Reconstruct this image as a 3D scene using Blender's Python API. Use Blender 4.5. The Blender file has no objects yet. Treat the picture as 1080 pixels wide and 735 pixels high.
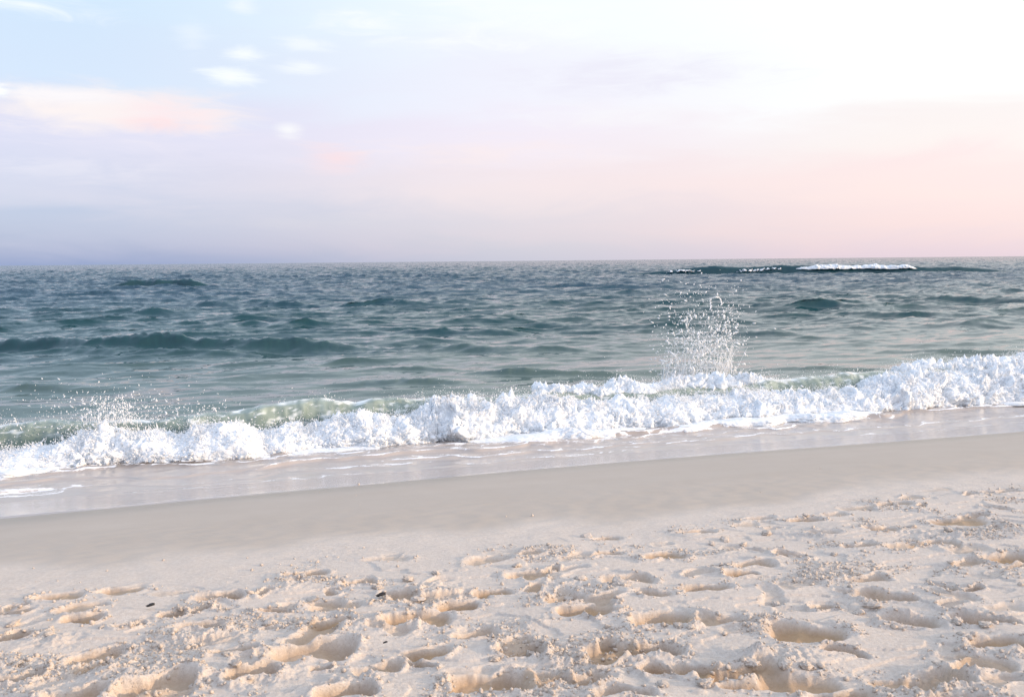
import bpy, math, random
import numpy as np
from mathutils import Matrix, Vector

random.seed(7)
RNG = np.random.default_rng(7)
scene = bpy.context.scene
COL = scene.collection

# ------------------------------------------------------------------ camera
CAM_Z = 2.6
PITCH = math.radians(5.87)
ROLL = math.radians(0.53)
FPX = 899.0                       # focal length in pixels of a 1080 px wide frame
cp, sp = math.cos(PITCH), math.sin(PITCH)
fw = Vector((0, cp, -sp))
r0 = Vector((1, 0, 0))
u0 = Vector((0, sp, cp))
up = u0 * math.cos(ROLL) + r0 * math.sin(ROLL)
rt = r0 * math.cos(ROLL) - u0 * math.sin(ROLL)
cam_data = bpy.data.cameras.new("camera")
cam_data.sensor_width = 36.0
cam_data.lens = 18.0 / (540.0 / FPX)
cam_data.clip_start = 0.05
cam_data.clip_end = 30000.0
cam = bpy.data.objects.new("camera", cam_data)
COL.objects.link(cam)
m = Matrix.Identity(4)
for i in range(3):
    m[i][0], m[i][1], m[i][2] = rt[i], up[i], -fw[i]
m[2][3] = CAM_Z
cam.matrix_world = m
scene.camera = cam


def ray(px, py):
    """direction of a pixel of the 1080x735 photograph"""
    v = rt * ((px - 540.0) / FPX) + up * ((367.5 - py) / FPX) + fw
    return v.normalized()


def at(px, py, z=0.0):
    v = ray(px, py)
    t = (z - CAM_Z) / v.z
    return v.x * t, v.y * t


# ------------------------------------------------------------------ sun and sky
SUN_AZ = math.radians(101.0)       # to the right of the view
SUN_EL = math.radians(11.5)
sun_dir = Vector((math.sin(SUN_AZ) * math.cos(SUN_EL), math.cos(SUN_AZ) * math.cos(SUN_EL), math.sin(SUN_EL)))
sd = bpy.data.lights.new("sun", "SUN")
sd.energy = 3.7
sd.angle = math.radians(0.8)
sd.color = (1.0, 0.72, 0.47)
sun = bpy.data.objects.new("sun", sd)
COL.objects.link(sun)
sun.rotation_euler = (-sun_dir).to_track_quat('-Z', 'Y').to_euler()

VS = scene.view_settings
VS.view_transform = 'Standard'
VS.look = 'None'
VS.exposure = 0.0
VS.gamma = 1.0
VS.use_curve_mapping = False

world = bpy.data.worlds.new("World")
scene.world = world
world.use_nodes = True


class NT:
    """small helper that wires nodes"""
    def __init__(self, tree, clear=True):
        self.t = tree
        if clear:
            tree.nodes.clear()

    def n(self, kind, **kw):
        nd = self.t.nodes.new(kind)
        for k, v in kw.items():
            setattr(nd, k, v)
        return nd

    def put(self, sock, v):
        if isinstance(v, bpy.types.NodeSocket):
            self.t.links.new(v, sock)
        elif v is not None:
            if isinstance(v, (tuple, list)) and len(v) == 3 and sock.type == 'RGBA':
                v = (*v, 1.0)
            sock.default_value = v

    def math(self, op, a, b=None, c=None, clamp=False):
        nd = self.n('ShaderNodeMath', operation=op, use_clamp=clamp)
        for i, v in enumerate((a, b, c)):
            if v is not None:
                self.put(nd.inputs[i], v)
        return nd.outputs[0]

    def smooth(self, v, lo, hi, a=0.0, b=1.0):
        nd = self.n('ShaderNodeMapRange', interpolation_type='SMOOTHSTEP')
        for i, x in enumerate((v, lo, hi, a, b)):
            self.put(nd.inputs[i], x)
        return nd.outputs[0]

    def mix(self, f, a, b, blend='MIX'):
        nd = self.n('ShaderNodeMix', data_type='RGBA', blend_type=blend)
        self.put(nd.inputs[0], f)
        self.put(nd.inputs[6], a)
        self.put(nd.inputs[7], b)
        return nd.outputs[2]

    def noise(self, vec, scale, detail=4, rough=0.55, dist=0.0, color=False):
        nd = self.n('ShaderNodeTexNoise')
        if vec is not None:
            self.put(nd.inputs['Vector'], vec)
        nd.inputs['Scale'].default_value = scale
        nd.inputs['Detail'].default_value = detail
        nd.inputs['Roughness'].default_value = rough
        nd.inputs['Distortion'].default_value = dist
        return nd.outputs['Color' if color else 'Fac']

    def attr(self, name):
        return self.n('ShaderNodeAttribute', attribute_name=name).outputs['Fac']

    def vmul(self, v, s):
        nd = self.n('ShaderNodeVectorMath', operation='MULTIPLY')
        self.put(nd.inputs[0], v)
        nd.inputs[1].default_value = s
        return nd.outputs[0]

    def ramp(self, f, stops):
        nd = self.n('ShaderNodeValToRGB')
        cr = nd.color_ramp
        cr.interpolation = 'B_SPLINE' if False else 'EASE'
        while len(cr.elements) > 1:
            cr.elements.remove(cr.elements[-1])
        first = True
        for p, c in stops:
            e = cr.elements[0] if first else cr.elements.new(p)
            e.position = p
            e.color = (*c, 1.0)
            first = False
        self.put(nd.inputs[0], f)
        return nd.outputs[0]


def lin(r, g, b, k=1.0):
    def f(v):
        v /= 255.0
        return (v / 12.92 if v <= 0.04045 else ((v + 0.055) / 1.055) ** 2.4) * k
    return (f(r), f(g), f(b))


W = NT(world.node_tree)
tc = W.n('ShaderNodeTexCoord').outputs['Generated']
sep = W.n('ShaderNodeSeparateXYZ')
W.put(sep.inputs[0], tc)
dx, dy, dz = sep.outputs
el = W.math('MULTIPLY', W.math('ARCSINE', dz), 180 / math.pi)           # degrees above the horizon
az = W.math('MULTIPLY', W.math('ARCTAN2', dx, dy), 180 / math.pi)       # degrees right of +Y
comb = W.n('ShaderNodeCombineXYZ')
W.put(comb.inputs[0], W.math('MULTIPLY', az, 0.16))
W.put(comb.inputs[1], W.math('MULTIPLY', el, 0.75))
cv = comb.outputs[0]
big = W.noise(cv, 0.55, 5, 0.55, 0.6)
fine = W.noise(cv, 1.6, 6, 0.6, 0.8)
# the veil bends up and down a little with the noise
el_w = W.math('ADD', el, W.math('MULTIPLY', W.math('SUBTRACT', big, 0.5), 4.0))
el_w = W.math('MAXIMUM', el_w, W.math('MULTIPLY', el, 0.6))
t = W.math('DIVIDE', el_w, 90.0, clamp=True)
D = 1 / 90.0
left = W.ramp(t, [(0.0, lin(136, 160, 212)), (2.2 * D, lin(168, 181, 223)), (5.0 * D, lin(200, 199, 230)), (8.0 * D, lin(214, 209, 236)),
                  (11.0 * D, lin(212, 225, 246)), (17 * D, lin(211, 231, 250)), (40 * D, lin(205, 224, 250, 1.35)), (1.0, lin(190, 212, 246, 1.45))])
mid = W.ramp(t, [(0.0, lin(206, 208, 229)), (2.2 * D, lin(219, 211, 230)), (5.0 * D, lin(244, 224, 232)), (8.0 * D, lin(247, 233, 246)),
                 (11.0 * D, lin(248, 243, 253)), (17 * D, lin(250, 255, 255, 1.04)), (40 * D, lin(230, 240, 255, 1.3)), (1.0, lin(190, 212, 246, 1.45))])
right = W.ramp(t, [(0.0, lin(234, 216, 233)), (2.2 * D, lin(246, 220, 229)), (5.0 * D, lin(253, 226, 229)), (7.5 * D, lin(254, 240, 238)),
                   (10.0 * D, lin(255, 253, 250, 1.06)), (17 * D, lin(255, 255, 255, 1.15)), (40 * D, lin(250, 250, 255, 1.25)), (1.0, lin(190, 212, 246, 1.45))])
veil = W.mix(W.smooth(az, -30.0, 4.0), left, mid)
veil = W.mix(W.smooth(az, -2.0, 27.0), veil, right)
# landward sky, behind the photographer
veil = W.mix(W.smooth(dy, -0.05, -0.7), veil, lin(214, 219, 240, 1.55))
# brightening towards the low sun, out of frame to the right
vs = W.n('ShaderNodeVectorMath', operation='DOT_PRODUCT')
W.put(vs.inputs[0], tc)
vs.inputs[1].default_value = sun_dir
glow = W.math('POWER', W.math('MAXIMUM', vs.outputs['Value'], 0.0), 6.0)
gcol = W.n('ShaderNodeVectorMath', operation='SCALE')
gcol.inputs[0].default_value = (1.0, 0.86, 0.70)
W.put(gcol.inputs['Scale'], W.math('MULTIPLY', glow, 1.6))
veil = W.mix(1.0, veil, gcol.outputs[0], 'ADD')


def cloud(vl, px, py, w, h, col, k=0.8, sharp=0.55, rag=2.6):
    """a soft cloud in the sky at a direction (size in degrees)"""
    v = ray(px, py)
    a0, e0 = math.degrees(math.atan2(v.x, v.y)), math.degrees(math.asin(v.z))
    a = W.math('DIVIDE', W.math('SUBTRACT', az, a0), w)
    e = W.math('DIVIDE', W.math('SUBTRACT', el, e0), h)
    r = W.math('SQRT', W.math('ADD', W.math('MULTIPLY', a, a), W.math('MULTIPLY', e, e)))
    r = W.math('ADD', r, W.math('MULTIPLY', W.math('SUBTRACT', fine, 0.5), rag))
    return W.mix(W.smooth(r, 1.25, 1.15 - sharp * 2.2, 0.0, k), vl, col)


WHITE = (1.05, 1.04, 1.02)
for c in [
    (130, 150, 10.0, 2.2, lin(236, 224, 240), 0.6, 0.8, 1.6), (118, 115, 8.0, 1.5, lin(255, 237, 233), 0.95, 0.42, 1.3), (70, 101, 4.6, 0.6, lin(255, 244, 244), 0.9, 0.5, 1.3),
    (175, 121, 3.6, 1.2, lin(255, 226, 228), 0.9, 0.6, 1.6), (165, 132, 2.6, 0.6, lin(255, 212, 214), 0.7, 0.7, 1.8), (355, 168, 2.4, 1.0, lin(255, 216, 220), 0.85, 0.75, 1.9),
    (242, 81, 1.9, 0.5, WHITE, 0.9, 0.6, 2.2), (258, 57, 1.6, 0.55, WHITE, 0.8, 0.6, 2.2), (318, 72, 1.9, 0.5, WHITE, 0.65, 0.6, 2.2),
    (325, 47, 2.2, 0.5, WHITE, 0.55, 0.6, 2.2), (304, 137, 1.0, 0.5, lin(255, 250, 250), 0.85, 0.6, 2.0), (380, 24, 3.0, 0.9, WHITE, 0.8, 0.7),
    (30, 4, 4.5, 0.8, WHITE, 0.8, 0.8), (255, 4, 1.0, 0.8, WHITE, 0.6, 0.7), (205, 38, 1.2, 1.2, WHITE, 0.35, 0.8),
    (560, 20, 8.0, 2.2, WHITE, 0.75, 0.7), (660, 82, 9.0, 1.6, lin(240, 232, 246), 0.75, 0.7), (520, 160, 9.0, 1.2, lin(255, 232, 232), 0.6, 0.8),
    (640, 122, 7.0, 1.0, lin(255, 250, 250), 0.6, 0.8), (0, 97, 0.5, 0.5, WHITE, 0.8, 0.6), (480, 45, 6.0, 0.5, WHITE, 0.5, 0.8),
    (370, 235, 11.0, 0.7, lin(208, 207, 228), 0.35, 0.8), (80, 180, 9.0, 0.8, lin(233, 225, 241), 0.45, 0.8),
]:
    veil = cloud(veil, *c)

sky = W.n('ShaderNodeTexSky', sky_type='NISHITA')
sky.sun_disc = False
sky.sun_elevation = SUN_EL
sky.sun_rotation = SUN_AZ
bgn = W.n('ShaderNodeBackground')
W.put(bgn.inputs[0], sky.outputs[0])
bgn.inputs[1].default_value = 0.05
bgv = W.n('ShaderNodeBackground')
W.put(bgv.inputs[0], veil)
bgv.inputs[1].default_value = 0.86
ads = W.n('ShaderNodeAddShader')
W.put(ads.inputs[0], bgn.outputs[0])
W.put(ads.inputs[1], bgv.outputs[0])
wo = W.n('ShaderNodeOutputWorld')
W.put(wo.inputs[0], ads.outputs[0])

scene.render.engine = 'CYCLES'
cy = scene.cycles
cy.use_denoising = True
cy.max_bounces = 8
cy.diffuse_bounces = 6
cy.glossy_bounces = 3
cy.transmission_bounces = 4
cy.caustics_reflective = False
cy.caustics_refractive = False
cy.sample_clamp_indirect = 4.0

# ------------------------------------------------------------------ noise
_P = RNG.permutation(256)
_P = np.concatenate([_P, _P, _P])
_G3 = RNG.normal(size=(256, 3))
_G3 /= np.linalg.norm(_G3, axis=1)[:, None]
_G3 = _G3.astype(np.float32)
_a = RNG.uniform(0, 2 * math.pi, 256)
_G2 = np.stack([np.cos(_a), np.sin(_a)], 1).astype(np.float32)


def p2(x, y, s=0):
    x = np.asarray(x, np.float32) + np.float32(s * 17.31)
    y = np.asarray(y, np.float32) - np.float32(s * 9.77)
    xi, yi = np.floor(x).astype(np.int32), np.floor(y).astype(np.int32)
    xf, yf = x - xi, y - yi
    u, v = xf * xf * xf * (xf * (xf * 6 - 15) + 10), yf * yf * yf * (yf * (yf * 6 - 15) + 10)

    def g(i, j):
        h = _P[(_P[(xi + i) & 255] + yi + j) & 255]
        return _G2[h, 0] * (xf - i) + _G2[h, 1] * (yf - j)
    a = g(0, 0); a += u * (g(1, 0) - a)
    b = g(0, 1); b += u * (g(1, 1) - b)
    return (a + v * (b - a)) * 1.5


def p3(x, y, z, s=0):
    x = np.asarray(x, np.float32) + np.float32(s * 17.31)
    y = np.asarray(y, np.float32) - np.float32(s * 9.77)
    z = np.asarray(z, np.float32) + np.float32(s * 5.13)
    xi, yi, zi = (np.floor(q).astype(np.int32) for q in (x, y, z))
    xf, yf, zf = x - xi, y - yi, z - zi
    u, v, w = (q * q * q * (q * (q * 6 - 15) + 10) for q in (xf, yf, zf))

    def g(i, j, k):
        h = _P[(_P[(_P[(xi + i) & 255] + yi + j) & 255] + zi + k) & 255]
        return _G3[h, 0] * (xf - i) + _G3[h, 1] * (yf - j) + _G3[h, 2] * (zf - k)

    def pl(k):
        a = g(0, 0, k); a += u * (g(1, 0, k) - a)
        b = g(0, 1, k); b += u * (g(1, 1, k) - b)
        return a + v * (b - a)
    a = pl(0)
    return (a + w * (pl(1) - a)) * 1.5


def fbm2(x, y, oct=4, s=0, gain=0.5):
    r, a = 0, 1.0
    for o in range(oct):
        r = r + a * p2(x, y, s + o)
        x, y, a = x * 2.03, y * 2.03, a * gain
    return r


def sst(v, lo, hi):
    t = np.clip((v - lo) / (hi - lo), 0, 1)
    return t * t * (3 - 2 * t)


# ------------------------------------------------------------------ mesh helpers
def tag(o, label=None, cat=None, group=None, kind=None):
    if label: o['label'] = label
    if cat: o['category'] = cat
    if group: o['group'] = group
    if kind: o['kind'] = kind
    return o


def link(name, me, mat, parent=None):
    o = bpy.data.objects.new(name, me)
    COL.objects.link(o)
    if mat: me.materials.append(mat)
    if parent: o.parent = parent
    return o


def raw_mesh(name, co, faces, smooth=True, attrs=None):
    """faces: (n,3) or (n,4) int array"""
    me = bpy.data.meshes.new(name)
    co = np.ascontiguousarray(co, np.float32)
    faces = np.ascontiguousarray(faces, np.int32)
    k = faces.shape[1]
    me.vertices.add(len(co))
    me.vertices.foreach_set('co', co.ravel())
    me.loops.add(faces.size)
    me.loops.foreach_set('vertex_index', faces.ravel())
    me.polygons.add(len(faces))
    me.polygons.foreach_set('loop_start', np.arange(0, faces.size, k, dtype=np.int32))
    if smooth:
        me.polygons.foreach_set('use_smooth', np.ones(len(faces), bool))
    for an, av in (attrs or {}).items():
        at_ = me.attributes.new(an, 'FLOAT', 'POINT')
        at_.data.foreach_set('value', np.ascontiguousarray(av, np.float32).ravel())
    me.update(calc_edges=True)
    return me


def grid_faces(r, c, flip=False):
    i = np.arange(r * c, dtype=np.int32).reshape(r, c)
    f = np.stack([i[:-1, :-1], i[:-1, 1:], i[1:, 1:], i[1:, :-1]], -1).reshape(-1, 4)
    return f[:, ::-1] if flip else f


def empty(name, loc):
    o = bpy.data.objects.new(name, None)
    COL.objects.link(o)
    o.location = loc
    o.empty_display_size = 0.2
    return o


def child_of(o, parent):
    o.parent = parent
    o.matrix_parent_inverse = Matrix.Translation(parent.location).inverted()
    return o


# ------------------------------------------------------------------ the lie of the land
AL = math.radians(16.5)                     # the shore runs away to the right
CA, SA = math.cos(AL), math.sin(AL)


def sd_of(x, y):
    return x * CA + y * SA, -x * SA + y * CA


def xy_of(s, d):
    return s * CA - d * SA, s * SA + d * CA


def s_at(px, d, z=0.3):
    """shore coordinate where a photograph column crosses the line d"""
    k = (px - 540.0) / FPX
    # x = k*(y*cp + (CAM_Z-z)*sp) ; -x*SA + y*CA = d
    c0 = (CAM_Z - z) * sp
    y = (d + k * c0 * SA) / (CA - k * cp * SA)
    x = k * (y * cp + c0)
    return x * CA + y * SA


_pd = np.array([-400, -60, -20, 0, 3, 5.2, 6.5, 8.0, 9.0, 9.8, 10.6, 12.0, 14.0, 20.0, 40.0, 400.0])
_pz = np.array([9.0, 2.6, 1.45, 1.10, 0.97, 0.83, 0.70, 0.47, 0.27, 0.09, -0.02, -0.16, -0.35, -1.1, -3.0, -14.0])
_fd = np.linspace(-400, 400, 16001)
_fz = np.interp(_fd, _pd, _pz)
_fz = np.convolve(np.pad(_fz, 12, mode='edge'), np.ones(25) / 25, mode='valid')


def beach_z(s, d):
    z = np.interp(d, _fd, _fz)
    return z + 0.03 * p2(s * 0.16, d * 0.22, 3) * sst(d, 12, 8)


EDGE_S = np.linspace(-30, 40, 701)
EDGE_V = np.interp(EDGE_S, [-12, -2.2, -0.1, 2.6, 4.2, 5.8, 9.0, 20], [7.9, 8.0, 8.35, 8.9, 8.85, 8.65, 8.3, 8.2])
EDGE_V = np.convolve(np.pad(EDGE_V, 10, mode='edge'), np.ones(21) / 21, mode='valid')


def edge_d(s):
    """seaward position of the thin water's edge"""
    return np.interp(s, EDGE_S, EDGE_V) + 0.12 * p2(s * 0.22, s * 0 + 4.2, 5) + 0.05 * p2(s * 0.9, s * 0 + 1.2, 6)


# ------------------------------------------------------------------ materials
def new_mat(name):
    mt = bpy.data.materials.new(name)
    mt.use_nodes = True
    N = NT(mt.node_tree)
    out = N.n('ShaderNodeOutputMaterial')
    b = N.n('ShaderNodeBsdfPrincipled')
    N.put(out.inputs[0], b.outputs[0])
    return mt, N, b, out


def sand_material():
    mt, N, b, out = new_mat("sand")
    ob = N.n('ShaderNodeTexCoord').outputs['Object']
    wet, dug = N.attr('wet'), N.attr('dug')
    n1 = N.noise(ob, 2.2, 4, 0.6)
    n2 = N.noise(ob, 46.0, 5, 0.7)
    n3 = N.noise(ob, 420.0, 3, 0.7)
    dry = N.mix(n1, (0.55, 0.475, 0.405), (0.62, 0.555, 0.495))
    dry = N.mix(N.smooth(n2, 0.35, 0.75), dry, (0.70, 0.63, 0.56))
    dry = N.mix(N.smooth(n3, 0.66, 0.80), dry, (0.30, 0.23, 0.18))
    dry = N.mix(N.smooth(n3, 0.34, 0.22), dry, (0.72, 0.69, 0.66))
    n4 = N.noise(ob, 170.0, 3, 0.65)  # dark grains and shell specks, with crumb shading put into the colour
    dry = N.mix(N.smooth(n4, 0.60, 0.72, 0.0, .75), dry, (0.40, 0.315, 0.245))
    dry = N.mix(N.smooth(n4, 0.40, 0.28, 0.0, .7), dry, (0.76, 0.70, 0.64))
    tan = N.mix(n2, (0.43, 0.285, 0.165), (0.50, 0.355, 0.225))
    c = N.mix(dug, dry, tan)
    damp = N.mix(n1, (0.425, 0.36, 0.295), (0.48, 0.415, 0.35))
    c = N.mix(N.smooth(wet, 0.0, 0.55), c, damp)
    c = N.mix(N.smooth(wet, 0.55, 1.0), c, (0.325, 0.275, 0.215))
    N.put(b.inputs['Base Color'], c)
    N.put(b.inputs['Roughness'], N.smooth(wet, 0.05, 1.0, 0.9, 0.42))
    N.put(b.inputs['Specular IOR Level'], N.smooth(wet, 0.0, 1.0, 0.15, 0.5))
    bp = N.n('ShaderNodeBump')
    N.put(bp.inputs['Height'], N.math('ADD', N.math('MULTIPLY', N.noise(ob, 75.0, 6, 0.75), 1.5), N.math('MULTIPLY', n3, 0.3)))
    bp.inputs['Distance'].default_value = 0.006
    N.put(bp.inputs['Strength'], N.smooth(wet, 0.0, 0.4, 0.9, 0.12))
    N.put(b.inputs['Normal'], bp.outputs[0])
    return mt


def water_material(name, far=True):
    mt, N, b, out = new_mat(name)
    ge = N.n('ShaderNodeNewGeometry')
    pos, nor = ge.outputs['Position'], ge.outputs['Normal']
    deep, air = N.attr('deep'), N.attr('air')
    shallow = (0.080, 0.122, 0.110)
    c = N.mix(N.smooth(deep, 0.0, 0.18), shallow, (0.012, 0.052, 0.062))
    c = N.mix(N.smooth(deep, 0.25, 1.0), c, (0.026, 0.066, 0.100))
    c = N.mix(air, c, (0.36, 0.42, 0.36))
    lc = N.attr('lace')
    c = N.mix(lc, c, (0.88, 0.91, 0.90))
    N.put(b.inputs['Base Color'], c)
    b.inputs['IOR'].default_value = 1.333
    N.put(b.inputs['Roughness'], N.smooth(deep, 0.0, 1.0, 0.04, 0.14))
    # wavelets: the normal leans with a noise field that is stretched along the crests
    mp = N.n('ShaderNodeMapping', vector_type='POINT')
    mp.inputs['Rotation'].default_value = (0, 0, -AL)
    mp.inputs['Scale'].default_value = (0.45, 1.0, 1.0)
    N.put(mp.inputs[0], pos)
    rip = N.noise(mp.outputs[0], 3.4, 5, 0.62, 0.3, True)
    rip2 = N.noise(mp.outputs[0], 0.7, 3, 0.6, 0.3, True)
    sub = N.n('ShaderNodeVectorMath', operation='SUBTRACT')
    N.put(sub.inputs[0], rip); sub.inputs[1].default_value = (0.5, 0.5, 0.5)
    sub2 = N.n('ShaderNodeVectorMath', operation='SUBTRACT')
    N.put(sub2.inputs[0], rip2); sub2.inputs[1].default_value = (0.5, 0.5, 0.5)
    s1 = N.n('ShaderNodeVectorMath', operation='SCALE')
    N.put(s1.inputs[0], N.vmul(sub.outputs[0], (0.6, 1.0, 0.0)))
    N.put(s1.inputs['Scale'], N.smooth(deep, 0.0, 0.7, 0.22, 0.50))
    s2 = N.n('ShaderNodeVectorMath', operation='SCALE')
    N.put(s2.inputs[0], N.vmul(sub2.outputs[0], (0.5, 1.0, 0.0)))
    N.put(s2.inputs['Scale'], N.math('ADD', N.smooth(deep, 0.35, 1.0, 0.0, 1.0), N.math('MULTIPLY', N.attr('far'), 3.2)))
    a1 = N.n('ShaderNodeVectorMath', operation='ADD')
    N.put(a1.inputs[0], nor); N.put(a1.inputs[1], s1.outputs[0])
    a2 = N.n('ShaderNodeVectorMath', operation='ADD')
    N.put(a2.inputs[0], a1.outputs[0]); N.put(a2.inputs[1], s2.outputs[0])
    nn = N.n('ShaderNodeVectorMath', operation='NORMALIZE')
    N.put(nn.inputs[0], a2.outputs[0])
    N.put(b.inputs['Normal'], nn.outputs[0])
    return mt, N, b, out


def foam_material(soft):
    mt, N, b, out = new_mat("foam" if soft else "foam_drops")
    ob = N.n('ShaderNodeTexCoord').outputs['Object']
    c = N.mix(N.smooth(N.noise(ob, 7.0, 5, 0.65), 0.25, 0.6), (0.60, 0.66, 0.71) if soft else (0.93, 0.94, 0.95), (0.83, 0.855, 0.87) if soft else (0.97, 0.97, 0.97))  # soft foam: blue-grey blotches put its shading into the colour
    N.put(b.inputs['Base Color'], c)
    b.inputs['Roughness'].default_value = 0.55
    b.inputs['Specular IOR Level'].default_value = 0.3
    bp = N.n('ShaderNodeBump')
    N.put(bp.inputs['Height'], N.noise(ob, 60.0, 5, 0.7))
    bp.inputs['Distance'].default_value = 0.02
    bp.inputs['Strength'].default_value = 0.5
    N.put(b.inputs['Normal'], bp.outputs[0])
    if not soft:
        tr = N.n('ShaderNodeBsdfTranslucent')
        tr.inputs[0].default_value = (0.95, 0.97, 0.98, 1)
        mx = N.n('ShaderNodeMixShader')
        mx.inputs[0].default_value = 0.30
        N.put(mx.inputs[1], b.outputs[0])
        N.put(mx.inputs[2], tr.outputs[0])
        N.put(out.inputs[0], mx.outputs[0])
    else:
        b.inputs['Subsurface Weight'].default_value = 1.0
        b.inputs['Subsurface Radius'].default_value = (1.0, 1.0, 1.0)
        b.inputs['Subsurface Scale'].default_value = 0.025
    return mt


def swash_material():
    mt, N, b, out = new_mat("wet_film")
    ob = N.n('ShaderNodeTexCoord').outputs['Object']
    foam, mud_shade = N.attr('foam'), N.attr('mud_shade')
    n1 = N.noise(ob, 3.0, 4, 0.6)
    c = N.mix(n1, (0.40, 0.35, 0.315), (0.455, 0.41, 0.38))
    c = N.mix(mud_shade, c, (0.085, 0.062, 0.048))  # dark brown: sandy water plus painted shade of hollows under the foam
    fo = N.smooth(N.math('ADD', foam, N.math('MULTIPLY', N.math('SUBTRACT', N.noise(ob, 26.0, 5, 0.7), 0.5), 0.8)), 0.24, 0.72)
    fo = N.math('MULTIPLY', fo, N.smooth(foam, 0.0, 0.12))
    c = N.mix(fo, c, (0.88, 0.89, 0.90))
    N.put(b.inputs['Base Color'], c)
    b.inputs['IOR'].default_value = 1.333
    N.put(b.inputs['Roughness'], N.smooth(fo, 0.0, 1.0, 0.13, 0.6))
    bp = N.n('ShaderNodeBump')
    mp = N.n('ShaderNodeMapping')
    mp.inputs['Rotation'].default_value = (0, 0, -AL)
    mp.inputs['Scale'].default_value = (0.35, 1.0, 1.0)
    N.put(mp.inputs[0], ob)
    N.put(bp.inputs['Height'], N.noise(mp.outputs[0], 9.0, 4, 0.6))
    bp.inputs['Distance'].default_value = 0.02
    bp.inputs['Strength'].default_value = 0.15
    N.put(b.inputs['Normal'], bp.outputs[0])
    return mt


M_SAND = sand_material()
M_SEA, *_ = water_material("sea_water")
M_FOAM = foam_material(True)
M_DROP = foam_material(False)
M_FILM = swash_material()

# ------------------------------------------------------------------ the beach
def fan_axis(dense, step, outer, grow=1.10):
    a = list(np.arange(-dense, dense + step, step))
    st = step
    hi = [a[-1]]
    while hi[-1] < outer:
        st *= grow
        hi.append(hi[-1] + st)
    hi = np.array(hi[1:])
    return np.concatenate([-hi[::-1], np.array(a), hi])


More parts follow.
